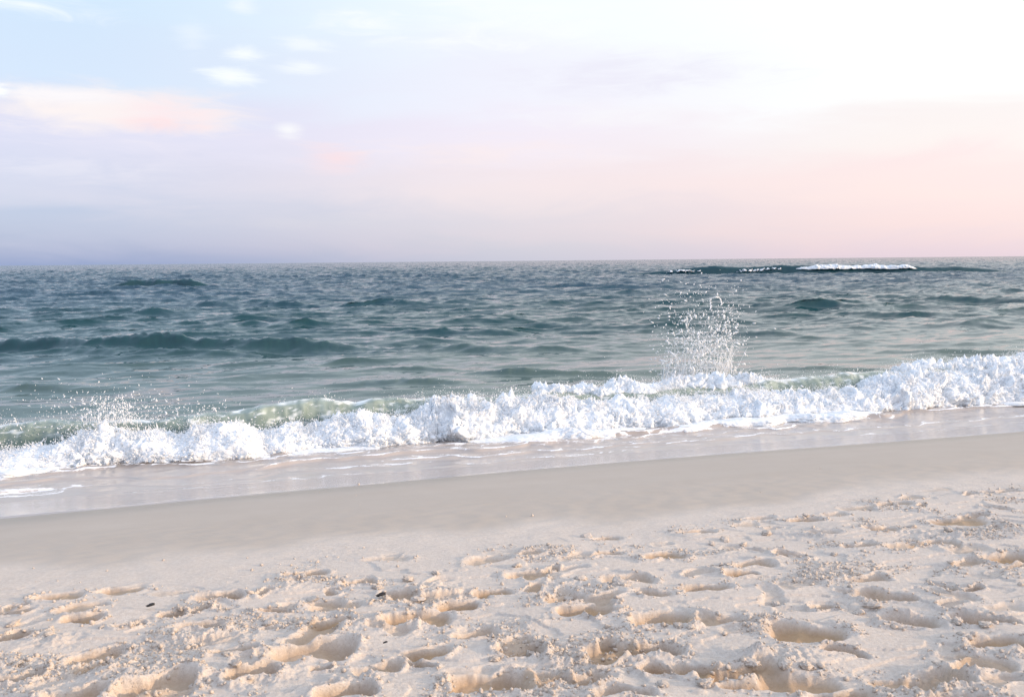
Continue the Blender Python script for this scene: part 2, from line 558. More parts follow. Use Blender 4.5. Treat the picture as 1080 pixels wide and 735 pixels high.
def build_beach():
    ys = [2.0]
    while ys[-1] < 7.6: ys.append(ys[-1] + ys[-1] * 0.00165)
    while ys[-1] < 16: ys.append(ys[-1] + ys[-1] * 0.006)
    while ys[-1] < 6000: ys.append(ys[-1] * 1.12)
    back = []
    st, v = 0.004, 2.0
    while v > -2000:
        st *= 1.12
        v -= st
        back.append(v)
    y = np.array(back[::-1] + ys)
    ax = fan_axis(0.72, 0.00150, 500.0, 1.12)
    wdt = np.maximum(y, 2.0)
    X = (ax[None, :] * wdt[:, None])
    Y = np.repeat(y[:, None], len(ax), 1)
    S, Dd = sd_of(X, Y)
    Z = beach_z(S, Dd)
    # the trampled dry part begins about 5 m from the photographer
    bound = 4.95 + 0.35 * p2(S * 0.45, Dd * 0.3, 11) + 0.25 * p2(S * 1.6, Dd * 1.2, 12)
    churn = sst(Dd, bound + 0.35, bound - 0.55)
    dug = np.zeros_like(Z)
    rim = np.zeros_like(Z)
    vis = (np.abs(X) < 0.95 * np.maximum(Y, 0) + 1.5) & (Y > 1.2) & (Y < 9)
    rows = np.where(vis.any(1))[0]
    r0_, r1_ = rows[0], rows[-1] + 1
    x, yy, ss, dd, ch = (q[r0_:r1_] for q in (X, Y, S, Dd, churn))
    # ragged coordinates for everything that was dug by feet
    wx = 0.022 * p2(x * 7, yy * 7, 21) + 0.006 * p2(x * 22, yy * 22, 22) + 0.003 * p2(x * 50, yy * 50, 25)
    wy = 0.022 * p2(x * 7, yy * 7, 23) + 0.006 * p2(x * 22, yy * 22, 24) + 0.003 * p2(x * 50, yy * 50, 26)
    relief = np.zeros_like(x)
    dg = np.zeros_like(x)
    rm = np.zeros_like(x)
    yrow = yy[:, 0]
    spots = []
    # footprints that the photograph shows: column, row, length in pixels, heading in degrees, depth
    for px, py, L, hd, dp in [
        (330, 690, 92, 12, .075), (268, 712, 60, 30, .06), (700, 656, 80, 8, .06), (618, 647, 66, 6, .05), (135, 661, 36, 20, .06),
        (182, 649, 32, 10, .05), (208, 663, 60, 15, .05), (352, 659, 48, 8, .05), (440, 655, 84, 6, .05), (690, 690, 62, 10, .06),
        (775, 713, 54, 14, .07), (702, 710, 56, 160, .06), (622, 716, 60, 22, .06), (960, 655, 62, 150, .085), (510, 722, 92, 16, .07),
        (890, 690, 50, 165, .04), (1025, 623, 30, 10, .06), (834, 587, 40, 150, .05), (1062, 588, 60, 10, .05), (908, 577, 44, 8, .04),
        (322, 607, 48, 4, .04), (232, 632, 56, 10, .05), (594, 633, 50, 10, .05), (556, 608, 50, 5, .04), (165, 722, 84, 30, .07),
        (85, 656, 44, 12, .05), (30, 671, 40, 10, .06), (18, 645, 36, 5, .04), (548, 689, 62, 4, .05), (482, 641, 50, 15, .04),
        (500, 668, 56, 20, .05), (935, 631, 60, 165, .05), (1042, 656, 66, 160, .06), (1052, 681, 70, 8, .05), (640, 690, 60, 5, .04),
        (660, 613, 60, 8, .045), (795, 596, 46, 4, .04), (640, 568, 36, 5, .03), (700, 588, 50, 5, .035), (735, 562, 46, 5, .03),
        (850, 549, 40, 5, .03), (945, 533, 40, 4, .03), (1055, 519, 40, 3, .03), (985, 575, 60, 6, .04), (1010, 550, 60, 4, .035),
        (915, 612, 48, 8, .04), (420, 628, 40, 10, .05), (378, 617, 40, 8, .04), (100, 693, 60, 18, .05), (20, 715, 56, 25, .06),
        (760, 655, 60, 172, .045), (850, 668, 90, 174, .05), (740, 622, 60, 4, .035), (870, 640, 36, 20, .05), (585, 720, 40, 30, .06),
        (450, 690, 60, 14, .045), (400, 705, 60, 20, .06), (840, 720, 90, 170, .05), (990, 720, 80, 14, .05), (60, 630, 60, 5, .035),
        (130, 622, 50, 4, .03), (290, 645, 44, 12, .05), (520, 625, 44, 8, .04), (1030, 705, 60, 20, .05), (930, 560, 40, 8, .03),
        (365, 735, 70, 20, .06), (245, 690, 50, 14, .05), (660, 735, 70, 165, .06), (890, 735, 80, 12, .06), (80, 735, 70, 14, .05)]:
        v = ray(px, py)
        tt = 1.5 / -v.z
        for _ in range(6):
            qs, qd = sd_of(v.x * tt, v.y * tt)
            tt = (CAM_Z - float(beach_z(np.array([qs]), np.array([qd]))[0])) / -v.z
        dist = v.y * tt
        spots.append((v.x * tt, v.y * tt, L * dist / FPX * 1.0, 0.0, math.radians(hd + random.uniform(-6, 6)), dp, True))
    old = []
    for _ in range(470):                       # older prints, trodden over each other
        yq = 1.4 + 6.0 * random.random() ** 0.8
        xq = random.uniform(-0.85, 0.85) * (yq + 1.0)
        L = random.choice((.30, .27, .25, .24, .20, .16, .12)) * random.uniform(.70, 1.0)
        hd = (AL if random.random() < .65 else random.uniform(-1.2, 1.2)) + random.gauss(0, .35) + random.choice((0, math.pi))
        old.append((xq, yq, L, 0, hd, random.uniform(.012, .036), False))
    spots = old + spots
    for n_, (cx, cyy, L, _, hd, dp, sure) in enumerate(spots):
        R = L * 1.1 + 0.1
        i0, i1 = np.searchsorted(yrow, [cyy - R, cyy + R])
        if i1 - i0 < 2: continue
        ya, yb = max(yrow[i0], 2.0), max(yrow[i1 - 1], 2.0)
        j0, j1 = np.searchsorted(ax, [min((cx - R) / ya, (cx - R) / yb), max((cx + R) / ya, (cx + R) / yb)])
        if j1 - j0 < 2: continue
        sl = (slice(i0, i1), slice(j0, j1))
        c = ch[sl]
        if not sure and c.mean() < .3: continue
        amp = 1.0 if sure else c
        age = random.uniform(.55, 1.0) if sure else random.uniform(.15, .95)      # 1 is a fresh print
        dp = dp * .56 if sure else dp * age ** .5
        rg = 1.0 if L > .18 else .6
        qx, qy = x[sl] + rg * wx[sl] - cx, yy[sl] + rg * wy[sl] - cyy
        a = (qx * math.cos(hd) + qy * math.sin(hd)) / (L * .5)
        b_ = (-qx * math.sin(hd) + qy * math.cos(hd)) / (L * random.uniform(.20, .29))
        b_ = b_ - .22 * np.cos(a * 1.6) * random.choice((-1, 1))                   # a foot curves inwards
        wid = 1.0 + 0.17 * np.cos(a * 3.2 + .5) - .10 * np.clip(a, -1, 1)          # narrow at the arch, wider at the ball
        e = np.sqrt(np.abs(a) ** 2.4 + np.abs(b_ * wid) ** 2.2)
        e = e + (.10 + .10 * (1 - age)) * p2(qx * 9 + cx, qy * 9, 33)
        pit = 1.0 - sst(e, random.uniform(.50, .74), 1.05 + .12 * (1 - age))
        floor = -dp * (1.0 + .40 * np.clip(a, -1, 1) * random.choice((-1, 1)) + .25 * np.exp(-((a - .62) / .3) ** 2) + .2 * np.exp(-((a + .7) / .25) ** 2))
        floor = floor + .35 * dp * np.exp(-((a - .18) / .16) ** 2) * age            # the ridge pushed up before the ball
        rr = np.exp(-((e - 1.20) / (.16 + .14 * (1 - age))) ** 2)
        side = np.clip(0.35 + 0.75 * p2(qx * 8 + cx * 3, qy * 8, 31 + n_ % 5), 0, 1.2)
        k = amp * pit * (.55 + .45 * age)
        relief[sl] = relief[sl] * (1 - k) + 1.12 * floor * k + amp * .75 * dp * rr * side
        fresh = min(1, age * 1.15) * min(1, dp / .020)
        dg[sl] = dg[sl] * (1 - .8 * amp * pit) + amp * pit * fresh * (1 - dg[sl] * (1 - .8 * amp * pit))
        rm[sl] = np.clip(rm[sl] * (1 - .85 * k) + amp * np.exp(-((e - 1.25) / .36) ** 2) * side * age, 0, 1.2)
    und = 0.016 * p2(x * 1.7, yy * 2.2, 41) + 0.006 * p2(x * 3.1, yy * 4.6, 42)
    patch = sst(p2(x * 1.3, yy * 1.9, 43) + 0.5 * p2(x * 4.2, yy * 5.0, 44), 0.10, 0.5)     # crumbly against trodden smooth
    crumb = np.clip(0.08 + 0.62 * patch + 0.85 * rm - 0.95 * dg * sst(p2(x * 2.3, yy * 2.3, 45), -.5, .1), 0, 1.2)
    for px, py, wp, hp, up_ in [(815, 706, 100, 26, .05), (765, 572, 55, 12, .035), (480, 622, 70, 14, .03), (275, 712, 80, 16, .035), (30, 738, 70, 20, .05),
                                (300, 610, 40, 8, .02), (990, 560, 70, 12, .03), (590, 610, 60, 12, .03), (450, 612, 60, 10, .03), (220, 665, 80, 16, .04),
                                (545, 690, 60, 12, .035), (380, 716, 60, 16, .04), (915, 640, 40, 10, .035), (720, 655, 80, 14, .03), (600, 700, 70, 12, .03),
                                (1000, 728, 100, 16, .04), (120, 705, 90, 14, .03), (690, 700, 60, 12, .03), (855, 555, 50, 6, .02), (1050, 555, 50, 10, .03),
                                (420, 655, 90, 10, .03), (60, 668, 60, 10, .03), (1040, 662, 60, 12, .03), (850, 612, 60, 8, .02), (540, 655, 60, 10, .03)]:
        vv = ray(px, py); tt = 1.66 / -vv.z
        cx, cyy = vv.x * tt, vv.y * tt
        a_ = wp * cyy / FPX * .62
        b_ = a_ * .55
        e = ((x - cx + 2 * wx) / a_) ** 2 + ((yy - cyy + 2 * wy) / b_) ** 2
        g = np.exp(-e * 1.4)
        relief += .62 * up_ * g * (.7 + .9 * p2(x * 9, yy * 9, 46)) * (1 - .7 * dg)
        crumb += 1.1 * g
        ch = np.maximum(ch, .8 * g)
    lump = np.abs(p2(x * 11, yy * 11, 51)) * 0.011 + np.abs(p2(x * 24, yy * 24, 52)) * 0.013 + np.abs(p2(x * 52, yy * 52, 53)) * 0.0085 \
        + np.abs(p2(x * 105, yy * 105, 54)) * 0.0048
    plate = p2(x * 1.5 + 3 * wx, yy * 3.4 + 3 * wy, 63) + .3 * p2(x * 5, yy * 9, 64)
    relief += ch * (1 - dg) * .008 * (sst(plate, .16, .19) + sst(plate, -.33, -.30))
    relief = relief + ch * (und + crumb * (lump - 0.010) )
    smooth_zone = (1 - ch)
    # faint marks on the smooth damp sand near the boundary
    relief += smooth_zone * sst(dd, 7.2, 5.6) * (0.004 * p2(x * 6, yy * 9, 71) + 0.006 * np.clip(p2(x * 3.1, yy * 6.1, 72) - .35, 0, 1))
    Z[r0_:r1_] += relief
    dug[r0_:r1_] = dg
    rim[r0_:r1_] = np.clip(rm * .8 + .5 * patch * ch, 0, 1) * np.clip(ch + rm * .6, 0, 1)
    far_churn = (~vis) & (Y < 9)
    Z += np.where(far_churn, churn * 0.03 * p2(X * 1.7, Y * 2.2, 41), 0)
    wet = 0.50 * sst(Dd, bound + 0.0, bound + 0.9) + 0.12 * p2(S * 0.5, Dd * 1.6, 81) * sst(Dd, 5.6, 6.6) * sst(Dd, 8.4, 7.6)
    wet = np.clip(wet, 0, 1)
    wet = wet + (1 - wet) * 0.85 * sst(Dd, edge_d(S) - 1.0 + 0.3 * p2(S * .35, S * 0 + 2., 82), edge_d(S) - .1)
    co = np.stack([X, Y, Z], -1).reshape(-1, 3)
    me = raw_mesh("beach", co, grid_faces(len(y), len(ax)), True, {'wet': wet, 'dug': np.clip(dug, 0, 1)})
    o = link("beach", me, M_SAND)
    tag(o, "pale trampled sand beach sloping down to the water", "beach", kind='structure')
    sel = vis & (np.abs(X) < 0.80 * Y + .4) & (Y > 2.1) & (Y < 8.5)
    return X[sel], Y[sel], Z[sel], rim[sel], dug[sel]


SX, SY, SZ, SRIM, SDUG = build_beach()

# ------------------------------------------------------------------ the sea
def wave_tile(n, L, wind, kmin, kmax, rms, spread, seed):
    """one periodic tile of a wind-driven sea: height and the sideways pull of its crests"""
    r = np.random.default_rng(seed)
    k = 2 * math.pi * np.fft.fftfreq(n, L / n)
    KX, KY = np.meshgrid(k, k)
    K = np.hypot(KX, KY)
    K[0, 0] = 1e9
    Lw = wind * wind / 9.81
    P = np.exp(-1.0 / (K * Lw) ** 2) / K ** 4
    c = (KY / K)
    P = P * np.abs(c) ** spread * ((K > kmin) & (K < kmax))
    H = np.sqrt(P) * (r.normal(size=K.shape) + 1j * r.normal(size=K.shape))
    h = np.fft.ifft2(H)
    dxx = np.fft.ifft2(-1j * KX / K * H)
    dyy = np.fft.ifft2(-1j * KY / K * H)
    sc = rms / np.real(h).std()
    return [np.ascontiguousarray(np.real(q) * sc, dtype=np.float32) for q in (h, dxx, dyy)]


def tile_get(T, x, y, L):
    n = T[0].shape[0]
    fx, fy = (x / L * n), (y / L * n)
    ix, iy = np.floor(fx).astype(np.int64), np.floor(fy).astype(np.int64)
    ux, uy = (fx - ix).astype(np.float32), (fy - iy).astype(np.float32)
    ix0, iy0, ix1, iy1 = ix % n, iy % n, (ix + 1) % n, (iy + 1) % n
    out = []
    for q in T:
        a = q[iy0, ix0] * (1 - ux) + q[iy0, ix1] * ux
        b = q[iy1, ix0] * (1 - ux) + q[iy1, ix1] * ux
        out.append(a * (1 - uy) + b * uy)
    return out


# low swells that the photograph shows: left column, right column, row of the foot, height, steepness
SWELLS = [
    (-330, 400, 370, .44, .9), (60, 260, 374, .16, .6), (280, 520, 372, .14, .6), (400, 560, 352, .18, .9), (560, 700, 345, .16, .9),
    (170, 480, 324, .28, 1.2), (-60, 220, 332, .22, 1.2), (720, 900, 326, .30, 1.2), (900, 1240, 319, .28, 1.2), (880, 1000, 334, .16, 1.0),
    (370, 480, 405, .12, .6), (500, 640, 396, .16, .6), (380, 470, 390, .10, .5), (770, 830, 353, .2, .8), (800, 960, 392, .10, .6),
    (940, 1120, 372, .12, .6), (-60, 90, 410, .12, .6), (240, 500, 293, .50, 1.6), (520, 720, 288, .45, 2.0), (-60, 150, 299, .45, 1.8), (120, 420, 343, .18, .9),
    (640, 760, 318, .14, 1.0), (420, 560, 318, .14, 1.0), (1000, 1120, 343, .14, 1.0),
]
SW = []
for (xa, xb, py, h, w) in SWELLS:
    x0, y0 = at(xa, py); x1, y1 = at(xb, py)
    sa, da = sd_of(x0, y0); sb, db = sd_of(x1, y1)
    # crests run along the image row but lean a little with the shore
    SW.append((sa, da, sb, db, h * .95, w * 0.5))


def swell(S, Dd):
    z = np.zeros_like(S)
    for (sa, da, sb, db, h, w) in SW:
        t = (S - sa) / (sb - sa)
        dc = da + (db - da) * t + 0.5 * w * p2(S / (6 * w), S * 0 + da, 5)
        env = sst(t, -0.5, 0.4) * sst(t, 1.5, 0.6)
        env = env * (0.85 + 0.45 * p2(S / (3.5 * w + .6), S * 0 + da * 3 + 1.7, 6))
        q = (Dd - dc) / w
        near = np.abs(q) < 3
        env = env * (1 + (.24 * p2(S * 0.9 / w, Dd * 2.6 / w, 7) + .08 * p2(S * 2.6 / w, Dd * 5.5 / w, 8)) * near)
        z += h * env * np.where(q < 0, np.exp(-(q / 0.65) ** 2), np.exp(-(q / 1.9) ** 2))
    return z


def build_sea():
    ys = [8.0]
    while ys[-1] < 9000:
        yv = ys[-1]
        ys.append(yv + max(0.035, yv * (0.0042 if yv < 200 else 0.0042 * (yv / 200) ** .6)))
    y = np.array(ys)
    ax = fan_axis(0.70, 0.00125, 40.0, 1.12)
    X = ax[None, :] * y[:, None]
    Y = np.repeat(y[:, None], len(ax), 1)
    S, Dd = sd_of(X, Y)
    T1 = wave_tile(1024, 72.0, 2.6, 0.9, 45, 0.086, 1.6, 3)
    T2 = wave_tile(512, 9.3, 2.2, 3.0, 120, 0.025, 1.2, 4)
    h1, a1, b1 = tile_get(T1, S * .5, Dd, 72.0)
    h2, a2, b2 = tile_get(T2, S * .42 + Dd * .1, Dd * .98 - S * .10, 9.3)
    calm = 0.36 + 0.64 * sst(Dd, 16, 36)
    patch = 0.75 + 0.45 * p2(S * 0.05, Dd * 0.09, 91)
    f2 = sst(Dd, 14, 26) * .75 * patch * sst(Y, 260, 50) + .25 * calm * sst(Y, 60, 30)
    grow = (1.0 + 0.7 * sst(Y, 25, 120)) * sst(Y, 6000, 900)
    h = calm * grow * h1 + f2 * h2
    sx = 1.45 * (calm * a1 + f2 * a2)
    sy = 1.45 * (calm * b1 + f2 * b2)
    z = h + swell(S, Dd)
    S2, D2 = S - sx, Dd - sy
    low = sst(Dd, 13.6, 12.4)
    z = z * (1 - 0.8 * sst(Dd, 16.0, 13.5)) - 0.7 * low
    Xn, Yn = xy_of(S2, D2)
    deep = sst(Dd, 11, 95) ** 0.8
    air = 0.10 * sst(Dd, 17, 13.5)
    co = np.stack([Xn, Yn, z], -1).reshape(-1, 3)
    keep = (Dd > 11.8)
    f = grid_faces(len(y), len(ax))
    kf = keep.ravel()[f].all(1)
    me = raw_mesh("sea", co, f[kf], True, {'deep': deep, 'air': air, 'far': sst(Dd, 90, 500)})
    tag(link("sea", me, M_SEA), "teal choppy sea reaching to the horizon", "sea", kind='structure')


build_sea()

# ------------------------------------------------------------------ thin water running up the sand
TOE = 11.70                                           # where the foam of the wave meets the thin water


def toe_d(s):
    return TOE + 0.20 * p2(s * 0.35, s * 0 + 7.7, 101) + 0.10 * p2(s * 1.1, s * 0 + 2.1, 102) + 0.05 * p2(s * 3.1, s * 0 + 2.1, 103)


def build_swash():
    s = np.arange(-16, 26, 0.023)
    d = np.arange(7.3, 13.3, 0.020)
    Dd, S = np.meshgrid(d, s, indexing='ij')
    base = beach_z(S, Dd)
    ed = edge_d(S)
    into = Dd - ed
    level = 0.035 + 0.012 * p2(S * 0.8, Dd * 1.3, 111) + 0.010 * p2(S * 2.1, Dd * 4.0, 112)
    film = base + np.where(into > 0, 0.006 * sst(into, 0, .12), 0.3 * into) - 0.0015 * (into <= 0)
    z = np.maximum(film, np.where(into > 0.3, level - 0.05 * sst(into, 1.2, 0.3), -9))
    foam = np.zeros_like(z)
    mud_shade = np.zeros_like(z)
    # little fronts of earlier swashes: along-shore range, distance before the toe, height, whiteness
    for (xa, xb, off, hgt, wht, sd_) in [(-80, 330, 0.75, .02, .35, 1), (250, 620, .62, .035, .95, 2), (380, 700, .95, .02, .85, 3), (540, 860, 0.62, .012, .55, 4),
                                          (620, 1150, 1.10, .012, .75, 5), (-60, 90, 1.10, .02, 1.0, 6), (70, 260, 1.55, .010, .5, 7), (420, 620, 1.32, .012, .7, 8),
                                          (800, 1150, 1.55, .008, .55, 9), (100, 420, 1.15, .010, .4, 10), (560, 760, .30, .05, .9, 11), (740, 960, .28, .05, .9, 12)]:
        s0, s1 = s_at(xa, 11.2, .05), s_at(xb, 11.2, .05)
        lobe = 0.16 * p2(S * 0.8, S * 0 + sd_ * 3.3, 120 + sd_) + 0.05 * p2(S * 3.0, S * 0 + sd_, 140 + sd_)
        q = Dd - (toe_d(S) - off + lobe)
        env = sst(S, s0 - .3, s0 + .7) * sst(S, s1 + .3, s1 - .7)
        z += env * hgt * np.where(q < 0, np.exp(-(q / .03) ** 2), np.exp(-(q / .35) ** 2))
        ln = np.where(q < 0, np.exp(-(q / .014) ** 2), np.exp(-(q / .035) ** 2)) * (0.45 + .8 * p2(S * 2.2, Dd * 2.2, 160 + sd_))
        tail = np.where(q < 0, 0, np.exp(-q / .35)) * sst(-np.abs(p2(S * 2.0, Dd * 5.0, 170 + sd_)), -.16, -.02) * .8
        foam = np.maximum(foam, env * wht * np.clip(ln + tail, 0, 1))
    q = Dd - toe_d(S)
    # lace and muddy water at the wave's foot, with the hollows' shade painted in
    cw = np.interp(S, [s_at(p, 11.5, .05) for p in (-200, 0, 120, 250, 330, 420, 540, 600, 700, 800, 900, 960, 1100)],
                   [.5, .55, .25, .35, .55, .35, .60, .85, .45, .75, .60, .25, .3])
    wv = p2(S * 1.6, Dd * 3.2, 184)
    cell = np.abs(p2(S * 2.6 + wv, Dd * 6.0, 181) + .35 * p2(S * 6, Dd * 13, 182))
    lace = np.clip(sst(cell, .20, .03) + .35 * sst(p2(S * 1.1, Dd * 2.3, 188), -.1, .5), 0, 1)
    foam = np.maximum(foam, lace * sst(q, -cw * 1.15, -cw * .55) * (0.75 + .7 * p2(S * .6, Dd * .9, 183)))
    rimq = q + cw * (.85 + .25 * p2(S * 1.8, S * 0 + 5, 189) + .10 * p2(S * 6, S * 0 + 5, 190))
    foam = np.maximum(foam, .85 * np.where(rimq < 0, np.exp(-(rimq / .018) ** 2), np.exp(-(rimq / .05) ** 2)) * sst(p2(S * 1.3, Dd * .5, 191) + .4 * p2(S * 4, Dd * 4, 192), -.15, .35))
    z += .018 * np.where(rimq < 0, np.exp(-(rimq / .03) ** 2), np.exp(-(rimq / .3) ** 2))
    mud_shade_p = sst(p2(S * 0.55, S * 0 + 3.1, 185) + .4 * p2(S * 2.0, Dd * 3.0, 186), -.15, .35)
    mud_shade = np.clip((.35 + .65 * mud_shade_p) * sst(q, -.50, -.04), 0, 1)
    z += .03 * np.abs(p2(S * 3.0, Dd * 6.0, 187)) * sst(q, -.5, -.1)
    # a thin tongue of foam left behind at the near end, and a few faint trails
    for px_, py_, la, lb, wt in [(30, 512, .55, .20, .8), (78, 506, .25, .10, .6), (330, 496, .7, .06, .5), (395, 484, .8, .07, .6), (250, 516, .9, .04, .45), (620, 472, .9, .05, .5)]:
        ps, pd_ = sd_of(*at(px_, py_, .12))
        ee = ((S - ps) / la) ** 2 + ((Dd - pd_) / lb) ** 2 + .8 * p2(S * 3.5, Dd * 5.0, 193)
        foam = np.maximum(foam, wt * sst(ee, 1.1, .5) * (.45 + .6 * sst(cell, .25, .05)))
    X, Y = xy_of(S, Dd)
    co = np.stack([X, Y, z], -1).reshape(-1, 3)
    keep = (into > -0.12)
    f = grid_faces(len(d), len(s), True)
    f = f[:, ::-1]
    kf = keep.ravel()[f].all(1)
    me = raw_mesh("shallow_water", co, f[kf], True, {'foam': np.clip(foam, 0, 1), 'mud_shade': mud_shade})
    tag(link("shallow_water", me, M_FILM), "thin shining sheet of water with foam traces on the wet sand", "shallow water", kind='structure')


build_swash()

# ------------------------------------------------------------------ the breaking wave
# column of the photograph: foam top height, glassy crest height, second foam line height
CTRL = np.array([
    [-250, 0.316, 0.52, 0], [-80, 0.233, 0.50, 0], [0, 0.205, 0.47, 0], [50, 0.233, 0.46, 0], [85, 0.326, 0.44, 0], [115, 0.400, 0.42, 0], [150, 0.335, 0.44, 0], [200, 0.307, 0.44, 0], [235, 0.391, 0.46, 0],
    [258, 0.413, 0.50, 0], [278, 0.292, 0.56, 0], [320, 0.275, 0.58, 0], [348, 0.378, 0.54, 0], [375, 0.430, 0.50, 0], [392, 0.361, 0.56, 0], [425, 0.344, 0.57, 0], [445, 0.464, 0.52, 0],
    [470, 0.533, 0.50, 0], [500, 0.533, 0.50, 0], [540, 0.516, 0.50, 0], [575, 0.473, 0.48, 0.54], [620, 0.413, 0.48, 0.6], [650, 0.391, 0.45, 0.55], [700, 0.408, 0.46, 0.54],
    [740, 0.374, 0.47, 0.6], [780, 0.391, 0.47, 0.57], [820, 0.374, 0.50, 0.48], [860, 0.340, 0.53, 0], [890, 0.361, 0.58, 0], [915, 0.539, 0.54, 0],
    [960, 0.558, 0.52, 0.58], [1010, 0.558, 0.52, 0.64], [1060, 0.577, 0.52, 0.66], [1200, 0.558, 0.52, 0.62], [1400, 0.465, 0.50, 0.5]])
CS = np.array([s_at(p, 12.7, .4) for p in CTRL[:, 0]])


def ctl(s, col):
    return np.interp(s, CS, CTRL[:, col])


wave = empty("breaking_wave", (*xy_of(4.0, 12.6), 0.0))
tag(wave, "long white foaming wave breaking along the edge of the sand", "wave")


def sweep(path_d, path_z, s):
    """rows along t, columns along s -> x, y, z arrays"""
    x, y = xy_of(np.broadcast_to(s[None, :], path_d.shape), path_d)
    return x, y, path_z


def vnormals(P):
    du = np.gradient(P, axis=0)
    dv = np.gradient(P, axis=1)
    n = np.cross(dv, du)
    n /= np.linalg.norm(n, axis=-1, keepdims=True) + 1e-9
    return n


BODY = []


def build_body():
    s = np.arange(-16, 26, .025)
    t = np.linspace(0, 1, 150)
    T, S = np.meshgrid(t, s, indexing='ij')
    H = ctl(S, 2) * (1 + .10 * p2(S * 1.3, S * 0 + 5, 201))
    toe = toe_d(S)
    # front foot, steep face, crest at +1.1 m, long back
    kt = np.array([0, .06, .16, .28, .36, .42, .50, .62, .80, 1.0])
    kd = np.array([.10, .40, .72, .86, .96, 1.12, 1.40, 1.95, 3.1, 4.9])
    kz = np.array([-.1, .10, .42, .80, .96, 1.0, .90, .58, .18, -.22])
    dd = toe + np.interp(T, kt, kd)
    zz = np.interp(T, kt, kz) * H
    sm = lambda a: (a + np.roll(a, 1, 0) + np.roll(a, -1, 0)) / 3
    for _ in range(3):
        a, b = sm(dd), sm(zz)
        dd[1:-1], zz[1:-1] = a[1:-1], b[1:-1]
    zz += .018 * p2(S * 1.2, dd * 2.0, 202) + .012 * p2(S * 3.4, dd * 6, 203) + .009 * p2(S * 8, dd * 9, 215)
    dd = dd + (.030 * p2(S * 4.5, T * 4, 216) + .016 * p2(S * 11, T * 7, 217)) * sst(zz, .1, .3)
    x, y, z = sweep(dd, zz, s)
    back = dd - toe
    vf = np.abs(p2(S * 7, T * 5, 218)) + .5 * np.abs(p2(S * 17, T * 9, 219))
    air = (.30 + .5 * vf) * sst(zz, .25, .50) * sst(back, 1.9, 1.0) + .10 * sst(back, 4.6, 1.5) + .25 * np.clip(p2(S * 2.5, zz * 7 + dd, 204), 0, 1) * sst(zz, .15, .4)
    arc = T * 6.0
    vein = np.abs(p2(S * 6 + .8 * p2(S * 3, arc * 3, 206), arc * 3.2, 205) + .35 * p2(S * 15, arc * 8, 207))
    lace = sst(vein, .13, .02) * sst(p2(S * 1.1, arc * .8, 208), -.35, .25) * sst(zz, .12, .35) * sst(back, 2.0, 1.2)
    lip = np.exp(-((back - 1.08 - .05 * p2(S * 5, S * 0, 209)) / .07) ** 2) * sst(p2(S * 1.7, S * 0 + 3, 210) + .5 * p2(S * 7, S * 0, 211), -.2, .4)
    streak = sst(np.abs(p2(S * 1.2, dd * 3.0, 212) + .4 * p2(S * 3, dd * 7, 213)), .07, .01) * sst(back, 3.8, 1.4) * .6
    P_ = np.stack([x, y, z], -1)
    me = raw_mesh("wave_body", P_.reshape(-1, 3), grid_faces(*T.shape), True,
                  {'deep': np.full(T.shape, .04), 'air': np.clip(air, 0, 1), 'lace': np.clip(np.maximum(.9 * lip, .12 * streak) + .55 * sst(p2(S * 5, T * 16, 220) + .6 * p2(S * 13, T * 40, 221), .25, .75) * sst(zz, .2, .42) * sst(back, 1.6, 1.1), 0, 1)})
    BODY.append((P_, vnormals(P_), np.exp(-((back - 1.05) / .12) ** 2) * sst(p2(S * 1.7, S * 0 + 3, 210) + .5 * p2(S * 7, S * 0, 211), -.3, .3)))
    o = child_of(link("wave_body", me, M_SEA), wave)
    o['label'] = "glassy pale green water of the curl"


